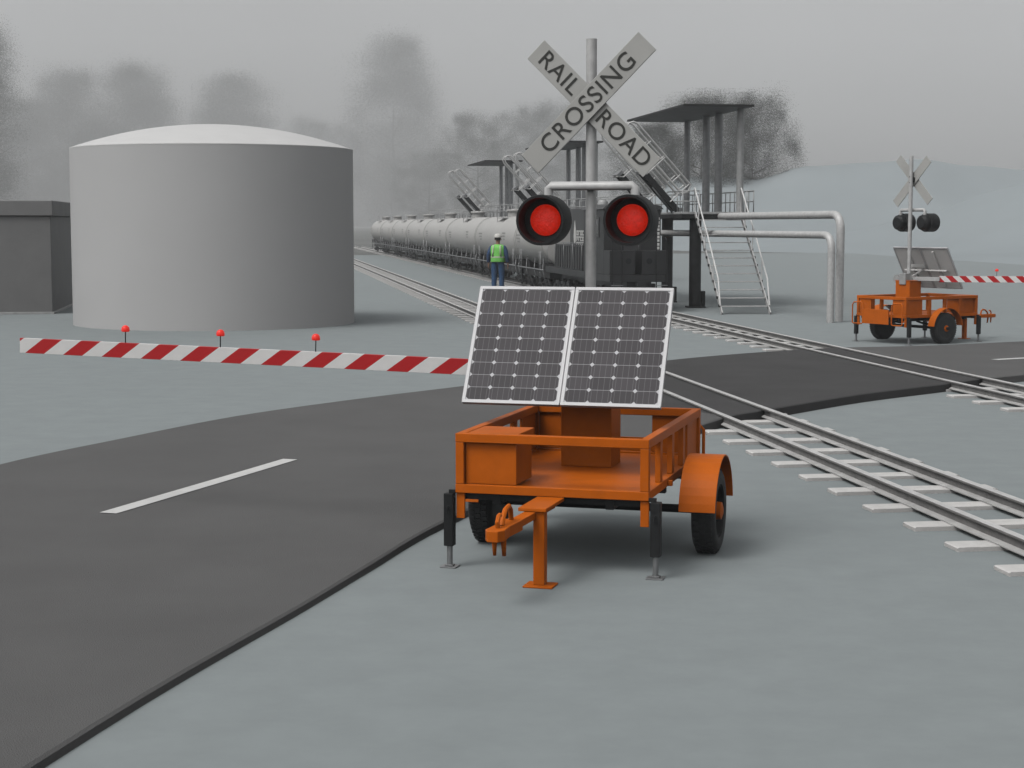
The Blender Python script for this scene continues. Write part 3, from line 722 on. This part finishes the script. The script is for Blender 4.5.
# ------------------------------------------------------------------ loading platforms
DZ = 2.86
def railing(mb, pts, h=.62, step=.75):
    for a, b in zip(pts, pts[1:]):
        a = Vector(a); b = Vector(b); n = max(1, round((b - a).length / step))
        for z in (h, h * .5): mb.tube([a + Vector((0, 0, z)), b + Vector((0, 0, z))], .018, 6)
        for i in range(n + 1):
            p = a.lerp(b, i / n); mb.tube([p, p + Vector((0, 0, h))], .016, 6)
def make_platform():
    """origin under the near left corner of the deck; x across, y along the track"""
    t = empty('loading_platform'); G = M['galv_dull']; D = M['dark_steel']
    mb = MB(); mb.box(0, 2.25, 0, 7.3, DZ - .07, DZ); mb.build('deck', G, t, .01)
    mb = MB(); mb.box(0.02, 2.23, .02, .10, DZ - .19, DZ - .072); mb.box(.02, 2.23, 7.2, 7.28, DZ - .19, DZ - .072); mb.box(.02, .12, .102, 7.198, DZ - .19, DZ - .072); mb.box(2.13, 2.23, .102, 7.198, DZ - .19, DZ - .072); mb.build('deck_beam', D, t, .005)
    for y in (.35, 3.9, 6.9):
        mb = MB(); mb.tube([(.52, y, 0), (.52, y, DZ - .075)], .18, 20); c = mb.build('column', D, t)
        mb = MB(); mb.box(.28, .80, y - .24, y + .24, -.02, .05); mb.box(.70, .82, y - .1, y + .1, .051, .50); mb.build('column_base', D, c, .01)
    # canopy
    v = [(0, -.15), (2.14, -.15), (2.14, 7.7), (0, 7.7)]
    mb = MB(); mb.prism(v, 5.95, 6.02, 'Z'); mb.build('canopy_roof', M['roofblack'], t, .01)
    for y in (.55, 3.0, 4.5, 7.0): MB().tube([(1.93, y, DZ), (1.93, y, 5.95)], .105 if y in (.55, 7.0) else .125, 16).build('canopy_post', M['galv_dull'] if y == .55 else M['grey_steel'], t)
    mb = MB(); railing(mb, [(.55, .03, DZ), (.04, .03, DZ), (.04, 2.0, DZ)]); railing(mb, [(.04, 4.2, DZ), (.04, 7.27, DZ)]); railing(mb, [(2.0, .03, DZ), (2.21, .03, DZ), (2.21, 7.27, DZ), (0.9, 7.27, DZ)], step=.5); mb.build('railing', G, t)
    # folded gangways, swung up towards the train
    for gy in (.9, 4.2):
        d = Vector((-.67, 0, .742)); q = Vector((.742, 0, .67)); o = Vector((.10, gy, DZ + .05))
        g = empty('gangway'); g.parent = t
        mb = MB()
        for y in (0, .55): mb.bar(o + Vector((0, y, 0)), o + Vector((0, y, 0)) + d * 1.62, .04, .17, up=q)
        mb.bar(o + Vector((0, .275, 0)) - q * .02, o + Vector((0, .275, 0)) + d * 1.62 - q * .02, .50, .03, up=q)
        mb.build('ramp', D, g)
        for y in (-.03, .58):
            mb = MB(); b0 = o + Vector((0, y, 0))
            lo, hi = .42, .80
            P = lambda tt, hh: b0 + d * tt + q * hh
            mb.tube([P(.30, lo), P(2.75, lo), P(2.88, lo + .06), P(2.94, (lo + hi) / 2), P(2.88, hi - .06), P(2.75, hi), P(.30, hi), P(.20, (lo + hi) / 2), P(.30, lo)], .034, 7)
            for tt in (.75, 1.5, 2.1): mb.tube([P(tt, lo), P(tt, hi)], .02, 6)
            for tt in (.35, 1.45): mb.tube([P(tt, .0), P(tt, hi)], .022, 6)
            mb.tube([P(1.45, .02), P(1.62, -.16)], .02, 6)
            mb.build('gangway_handrail', M['galv'], g)
        mb = MB(); mb.bar(o + d * 1.6 + Vector((0, -.05, 0)), o + d * 1.6 + Vector((0, .6, 0)), .10, .22, up=q); mb.bar(o + Vector((.08, -.05, .02)), o + Vector((.08, .6, .02)), .10, .12); mb.tube([o + Vector((-.02, .28, -.15)), o + d * 1.0 + Vector((0, .28, 0)) - q * .05], .03, 8); mb.build('hinge', M['grey_steel'], g)
    return t
plab = ['nearest loading platform with black canopy, beside the black locomotive and steep stairs', 'middle loading platform, its black canopy partly hidden by the crossbuck sign', 'farthest loading platform, its black canopy low above the tank cars']
for i, s_ in enumerate((49.55, 71.9, 94.3)):
    if i == 0:
        o = p0 = make_platform()
    else: o = copy_tree(p0)
    o.location = W(12.42, s_); o.rotation_euler = (0, 0, TA)
    tag(o, plab[i], 'platform', 'loading platforms beside the train')
# stairs up to the nearest platform
t = empty('steel_staircase', W(12.68, 45.85), TA - R(2.3)); tag(t, 'steep pale steel staircase climbing to the nearest loading platform', 'staircase')
run = 3.65; wd = 1.36
def sp(x, k, dz=0): return Vector((x, run * k, (DZ - .02) * k + dz))
for x in (0, wd):
    MB().bar(sp(x, 0.004, .0), sp(x, 1, -.02), .035, .13).build('stringer', M['galv'], t, .004)
for k in range(1, 13):
    p = sp(0, k / 13); MB().box(.02, wd - .02, p.y - .10, p.y + .10, p.z - .014, p.z + .012).build('tread', M['galv'], t, .003)
for k in range(1, 13):
    for x in (0, wd):
        p = sp(x, k / 13); s2 = -1 if x == 0 else 1; MB().box(*sorted((x + s2 * .02, x + s2 * .032)), p.y - .10, p.y + .10, p.z - .02, p.z + .05).build('tread_bracket', M['dark_steel'], t)
for x in (-.02, wd + .02):
    mb = MB(); mb.tube([sp(x, .05, .10), sp(x, .13, .62), sp(x, .5, .72), sp(x, 1.0, .72), sp(x, 1.0, .0)], .022, 8)
    for k in (.3, .6, .85): mb.tube([sp(x, k, 0), sp(x, k, .70)], .016, 6)
    mb.build('handrail', M['tube_white'], t)
# walkway that joins the platforms
for a, b, lb in ((56.9, 71.85, 'long railed walkway joining the nearest and middle loading platforms'), (79.25, 94.25, 'long railed walkway joining the middle and farthest loading platforms'), (101.65, 128.0, 'long railed walkway running on past the farthest loading platform')):
    t = empty('raised_walkway', W(12.50, a), TA); tag(t, lb, 'walkway', 'raised walkways behind the train')
    L = b - a; MB().box(0, 1.1, 0, L, DZ - .08, DZ - .005).build('deck', M['galv_dull'], t)
    mb = MB(); railing(mb, [(.04, 0, DZ), (.04, L, DZ)], step=1.4); railing(mb, [(1.06, 0, DZ), (1.06, L, DZ)], step=1.4); mb.build('railing', M['galv_dull'], t)
    n = max(2, round(L / 7))
    for i in range(n): y = L * (i + .5) / n; MB().tube([(.55, y, 0), (.55, y, DZ - .08)], .11, 12).build('column', M['dark_steel'], t)

# ------------------------------------------------------------------ pipes
def pipe(label, pts, r, bend):
    P = [Vector(p) for p in pts]; out = [P[0]]
    for i in range(1, len(P) - 1):
        a = (P[i - 1] - P[i]).normalized(); c = (P[i + 1] - P[i]).normalized()
        p0 = P[i] + a * bend; p1 = P[i] + c * bend
        for k in range(11):
            q = k / 10; out.append(p0.lerp(P[i], q).lerp(P[i].lerp(p1, q), q))
    out.append(P[-1])
    t = empty('pipeline', (P[-1].x, P[-1].y, 0)); tag(t, label, 'pipe', 'grey pipes running under the platform')
    mb = MB(); mb.tube([p - Vector((P[-1].x, P[-1].y, 0)) for p in out], r, 20); mb.build('pipe', M['galv'], t)
    d = Vector((P[-1].x, P[-1].y, 0))
    for p, q in ((out[1], out[0]), (out[-2], out[-1])):
        u = (q - p).normalized(); mb = MB(); mb.tube([p + u * .02 - d, p + u * .06 - d], r * 1.03, 20); mb.build('pipe_joint', M['galv'], t)
pipe('upper grey pipe that bends down to the ground at the outer side', [(5.15, 54.5, 2.72), (8.42, 43.9, 2.74), (8.42, 43.9, -.05)], .105, .42)
pipe('lower grey pipe bending down just inside the taller one', [(4.75, 54.2, 2.22), (8.10, 43.4, 2.22), (8.10, 43.4, -.05)], .095, .40)

# ------------------------------------------------------------------ worker
def skin_obj(name, pts, edges, rad, m, parent, sub=2, root=0):
    me = bpy.data.meshes.new(name); me.from_pydata([tuple(p) for p in pts], edges, []); me.materials.append(m)
    o = bpy.data.objects.new(name, me); col.objects.link(o); o.parent = parent
    k = o.modifiers.new('skin', 'SKIN'); k.use_smooth_shade = True; k.branch_smoothing = .6
    if not me.skin_vertices: me.skin_vertices.new() if hasattr(me.skin_vertices, 'new') else None
    for i, r in enumerate(rad):
        sv = me.skin_vertices[0].data[i]; sv.radius = r if isinstance(r, tuple) else (r, r); sv.use_root = (i == root)
    s_ = o.modifiers.new('sub', 'SUBSURF'); s_.levels = sub; s_.render_levels = sub
    return o
def make_person(loc, rz, S):
    t = empty('person', loc, rz); t.scale = (S * 1.14, S * 1.14, S)
    # facing +Y; heights for a 1.75 m figure
    V = {'pel': (0, 0, .96), 'wst': (0, .0, 1.10), 'chs': (0, .0, 1.30), 'nkb': (0, -.005, 1.45), 'nck': (0, .0, 1.52), 'hd1': (0, .012, 1.60), 'hd2': (0, .01, 1.69), 'hd3': (0, .0, 1.745)}
    Rr = {'pel': (.15, .105), 'wst': (.135, .095), 'chs': (.155, .105), 'nkb': (.075, .065), 'nck': (.052, .055), 'hd1': (.070, .085), 'hd2': (.077, .094), 'hd3': (.05, .06)}
    E = [('pel', 'wst'), ('wst', 'chs'), ('chs', 'nkb'), ('nkb', 'nck'), ('nck', 'hd1'), ('hd1', 'hd2'), ('hd2', 'hd3')]
    for s, n in ((-1, 'l'), (1, 'r')):
        V.update({n + 'sh': (s * .185, -.005, 1.405), n + 'el': (s * .255, -.03, 1.13), n + 'wr': (s * .275, .03, .90), n + 'pm': (s * .275, .045, .82),
                  n + 'hp': (s * .095, 0, .90), n + 'kn': (s * .105, .015, .50), n + 'an': (s * .11, -.015, .09), n + 'he': (s * .11, -.03, .045), n + 'to': (s * .125, .14, .035)})
        Rr.update({n + 'sh': .062, n + 'el': .043, n + 'wr': .028, n + 'pm': (.024, .036), n + 'hp': .092, n + 'kn': .058, n + 'an': .040, n + 'he': .042, n + 'to': .036})
        E += [('chs', n + 'sh'), (n + 'sh', n + 'el'), (n + 'el', n + 'wr'), (n + 'wr', n + 'pm'), ('pel', n + 'hp'), (n + 'hp', n + 'kn'), (n + 'kn', n + 'an'), (n + 'an', n + 'he'), (n + 'an', n + 'to')]
        for k, (dy, ln) in enumerate(((-.032, .070), (-.011, .082), (.011, .085), (.032, .076))):
            a, b, c = n + 'f%da' % k, n + 'f%db' % k, n + 'f%dc' % k
            V[a] = (s * .278, .045 + dy, .785); V[b] = (s * .274, .05 + dy, .785 - ln * .55); V[c] = (s * .262, .053 + dy, .785 - ln); Rr[a] = .0095; Rr[b] = .009; Rr[c] = .007
            E += [(n + 'pm', a), (a, b), (b, c)]
        V[n + 't1'] = (s * .262, .085, .835); V[n + 't2'] = (s * .254, .10, .80); Rr[n + 't1'] = .011; Rr[n + 't2'] = .008; E += [(n + 'wr', n + 't1'), (n + 't1', n + 't2')]
    def sub(names, m, nm, add=0.0, parent=t, rootn=None, ov={}):
        idx = {k: i for i, k in enumerate(names)}
        def rr(k):
            r = ov.get(k, Rr[k]); return (r[0] + add, r[1] + add) if isinstance(r, tuple) else (r + add, r + add)
        return skin_obj(nm, [V[k] for k in names], [(idx[a], idx[b]) for a, b in E if a in idx and b in idx], [rr(k) for k in names], m, parent, 2, idx[rootn or names[0]])
    body = sub(list(V), M['skin'], 'body')
    sub(['chs', 'wst', 'pel', 'nkb'] + [n + k for n in 'lr' for k in ('sh', 'el', 'wr')], M['shirt'], 'shirt', .016, rootn='chs', ov={'lwr': .034, 'rwr': .034, 'lel': .048, 'rel': .048})
    sub(['pel', 'wst'] + [n + k for n in 'lr' for k in ('hp', 'kn', 'an')], M['jeans'], 'trousers', .020, rootn='pel', ov={'lan': .052, 'ran': .052, 'lkn': .066, 'rkn': .066})
    for n in 'lr': sub([n + 'an', n + 'he', n + 'to'], M['boot'], 'boot', .012)
    def ringloft(rows, m, nm, seg=28, parent=t, gap=None):
        mb = MB(); v = []; f = []
        for (z, rx, ry, y0) in rows:
            for k in range(seg):
                a = 2 * math.pi * k / seg; ca, sa = math.cos(a), math.sin(a)
                v.append((rx * math.copysign(abs(ca) ** .8, ca), y0 + ry * math.copysign(abs(sa) ** .8, sa), z))
        for i in range(len(rows) - 1):
            for k in range(seg): f.append((i * seg + k, i * seg + (k + 1) % seg, (i + 1) * seg + (k + 1) % seg, (i + 1) * seg + k))
        mb.add(v, f, True); return mb.build(nm, m, parent)
    ve = ringloft([(.925, .196, .150, 0), (.94, .200, .154, 0), (1.10, .192, .145, 0), (1.25, .198, .148, 0), (1.36, .200, .142, 0), (1.42, .185, .120, 0), (1.455, .14, .098, 0), (1.475, .085, .08, 0)], M['vest'], 'vest')
    so_ = ve.modifiers.new('cloth', 'SOLIDIFY'); so_.thickness = .006
    mb = MB()
    ringloft([(1.055, .1995, .1525, 0), (1.105, .1975, .1505, 0)], M['reflect'], 'reflective_band', parent=ve)
    for sx in (-1, 1):
        for sy in (-1, 1):
            mb = MB(); v = []; f = []
            rows = [(1.10, .150), (1.25, .155), (1.36, .149), (1.42, .128), (1.455, .103)]
            for (z, ry) in rows:
                for x in (.075, .12): v.append((sx * (x + (1.46 - z) * .05), sy * (ry * (1 - (x / .26) ** 2.6) + .003), z))
            for i in range(len(rows) - 1): f.append((2 * i, 2 * i + 1, 2 * i + 3, 2 * i + 2))
            mb.add(v, f, True); o = mb.build('reflective_strip', M['reflect'], ve); q = o.modifiers.new('cloth', 'SOLIDIFY'); q.thickness = .004; q.offset = 0
    # hair, face, hard hat
    mb = MB(); mb.lathe([(.0, .0)] + [(.088 * math.sin(R(a)), .085 * (1 - math.cos(R(a)))) for a in range(15, 106, 15)], (0, -.022, 1.585), seg=20); mb.build('hair', M['hair'], t)
    mb = MB(); mb.lathe([(.108, 1.690), (.110, 1.700), (.106, 1.73), (.092, 1.77), (.062, 1.803), (.03, 1.815), (0, 1.818)], (0, .005, 0), seg=28)
    mb.prism([(-.09, .06), (.09, .06), (.075, .135), (.03, .155), (-.03, .155), (-.075, .135)], 1.688, 1.697, 'Z'); mb.tube([(0, -.10, 1.73), (0, -.06, 1.80), (0, .0, 1.825), (0, .07, 1.80), (0, .105, 1.73)], .008, 6); mb.build('hard_hat', M['helmet'], t)
    mb = MB(); mb.lathe([(.0, .030), (.012, .024), (.018, .0), (.010, -.012)], (0, .098, 1.615), 'Y', 8)
    for s in (-1, 1): mb.lathe([(0, -.02), (.014, -.01), (.016, .012), (0, .03)], (s * .088, .0, 1.625), 'Z', 8)
    mb.build('face', M['skin'], t)
    mb = MB()
    for s in (-1, 1): mb.lathe([(0, .006), (.008, 0), (0, -.004)], (s * .03, .098, 1.645), 'Y', 8)
    mb.build('eyes', M['glass'], t)
    return t
p = make_person((-.525, 63.6, 0), R(-14), 1.185)
tag(p, 'person in green safety vest, blue shirt, jeans and white hard hat facing the tank cars', 'person')

# ------------------------------------------------------------------ trees in the mist
def crown_mesh(seed, prof, nclump, nleaf, leaf):
    """small leaf faces gathered in clumps, thinning towards the outside; prof(k) = radius at height fraction k"""
    rn = random.Random(seed); ng = np.random.default_rng(seed)
    C = []
    for i in range(nclump):
        k = .04 + .90 * rn.random() ** .9; r = prof(k) * .90; a = rn.random() * 2 * math.pi; q = rn.random() ** .55
        C.append((math.cos(a) * r * q, math.sin(a) * r * q, k, .022 + .035 * rn.random()))
    C = np.repeat(np.array(C), nleaf, 0); n = len(C)
    P = C[:, :3] + np.clip(ng.normal(size=(n, 3)), -1.9, 1.9) * C[:, 3:4]
    U = ng.normal(size=(n, 3)); U /= np.linalg.norm(U, axis=1, keepdims=True)
    Wv = np.cross(U, ng.normal(size=(n, 3))); Wv /= np.linalg.norm(Wv, axis=1, keepdims=True)
    l = leaf * ng.uniform(.5, 1.5, size=(n, 1))
    V = np.stack([P + U * l, P + Wv * l * .6, P - U * l, P - Wv * l * .6], 1).reshape(-1, 3)
    me = bpy.data.meshes.new('crown'); me.vertices.add(4 * n); me.vertices.foreach_set('co', V.astype(np.float32).ravel())
    me.loops.add(4 * n); me.loops.foreach_set('vertex_index', np.arange(4 * n, dtype=np.int32))
    me.polygons.add(n); me.polygons.foreach_set('loop_start', np.arange(0, 4 * n, 4, dtype=np.int32))
    me.update(calc_edges=True); return me
KIND = {
    'broad': lambda k: .42 * math.sin(math.pi * min(1, max(0, (k - .10) / .92))) ** .6 if k > .10 else .05,
    'column': lambda k: .20 * math.sin(math.pi * min(1, max(0, (k * .93 + .07)))) ** .45,
    'spire': lambda k: .24 * (1 - k) ** .7 * (1 if k > .08 else .3) + .012,
}
tmesh = {}
def tree(kind, x, y, h, label, wide=1.0, rz=0., seed=1):
    key = (kind, seed)
    if key not in tmesh:
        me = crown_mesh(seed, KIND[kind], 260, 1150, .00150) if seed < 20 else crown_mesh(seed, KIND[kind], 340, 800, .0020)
        me.materials.append(M['leaf'] if seed > 20 else M['leaf_hazed'])
        mb = MB(); rn = random.Random(seed)
        mb.tube([(0, 0, -.02), (.004, .0, .12), (-.004, .005, .30), (.005, 0, .45), (0, 0, .62)], [.016, .012, .008, .004, .0015], 8)
        for i in range(16):
            k = .16 + .42 * i / 16; a = i * 2.4; r = KIND[kind](k) * .8
            mb.tube([(0, 0, k - .06), (math.cos(a) * r * .5, math.sin(a) * r * .5, k - .01), (math.cos(a) * r, math.sin(a) * r, k + .04)], [.0035, .002, .0008], 5)
        tr_ = mb.build('trunk', M['bark'] if seed > 20 else M['bark_hazed']); tm = tr_.data; bpy.data.objects.remove(tr_)
        tmesh[key] = (me, tm)
    t = empty('tree', (x, y, 0), rz); t.scale = (h * wide, h * wide, h)
    tag(t, label, 'tree', 'trees standing in the mist')
    for nm, me in zip(('crown', 'trunk'), tmesh[key]):
        o = bpy.data.objects.new(nm, me); col.objects.link(o); o.parent = t
def tx(px, Y): return (px - 512) / 1707 * Y
def th(py, Y): return 2.5 + (224 - py) / 1707 * Y
TREES = [  # kind, pixel column, distance, pixel row of top, width factor, label
    ('column', -16, 640, 24, 1.05, 'tallest dark misty tree at the left edge, cut by the frame'),
    ('column', 30, 1215, 100, 1.9, 'low misty tree at the left, above the flat roofed shed'),
    ('column', 73, 1188, 68, 1.35, 'tall misty tree above the gap between shed and round tank'),
    ('column', 138, 1215, 62, 1.5, 'tall misty tree rising above the left part of the domed roof'),
    ('column', 106, 1323, 118, 1.9, 'lower pale misty tree between two tall ones, left of the dome'),
    ('column', 238, 1323, 74, 1.7, 'rounded pale misty tree rising behind the middle of the dome'),
    ('column', 188, 1336, 130, 2.2, 'low pale misty tree half hidden behind the domed roof'),
    ('column', 395, 1329, 34, 1.25, 'huge pale misty tree above the far end of the train'),
    ('broad', 320, 1336, 118, 1.3, 'pale misty tree just right of the domed tank roof'),
    ('broad', 478, 702, 112, 1.0, 'darker misty tree behind the farthest loading platform'),
    ('broad', 528, 756, 106, 1.0, 'darker misty tree behind the lower left end of the crossbuck'),
    ('broad', 430, 945, 150, 1.5, 'low misty tree above the middle tank cars'),
    ('broad', 565, 864, 100, 1.0, 'misty tree behind the crossbuck pole'),
    ('broad', 700, 225, 94, .95, 'dark full tree behind the nearest loading platform canopy'),
    ('broad', 750, 232, 90, .85, 'dark tree right of the nearest canopy, above the hills'),
    ('broad', 650, 260, 122, 1.0, 'dark tree seen between the crossbuck and the nearest canopy'),
]
for i, (k, px, Y, py, w, lb) in enumerate(TREES):
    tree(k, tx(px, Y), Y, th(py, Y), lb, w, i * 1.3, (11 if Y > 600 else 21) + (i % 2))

# ------------------------------------------------------------------ haze
hz = MB(); hz.box(-920, 920, -110, 1610, -1.2, 175)
hm = bpy.data.materials.new('haze_air'); hm.use_nodes = True; nt = hm.node_tree; nt.nodes.clear()
ou = nt.nodes.new('ShaderNodeOutputMaterial'); pv = nt.nodes.new('ShaderNodeVolumePrincipled')
pv.inputs['Color'].default_value = (.93, .94, .95, 1); pv.inputs['Density'].default_value = .0007; pv.inputs['Anisotropy'].default_value = 0.0
nt.links.new(pv.outputs[0], ou.inputs['Volume'])
tag(hz.build('haze', hm), kind='stuff')
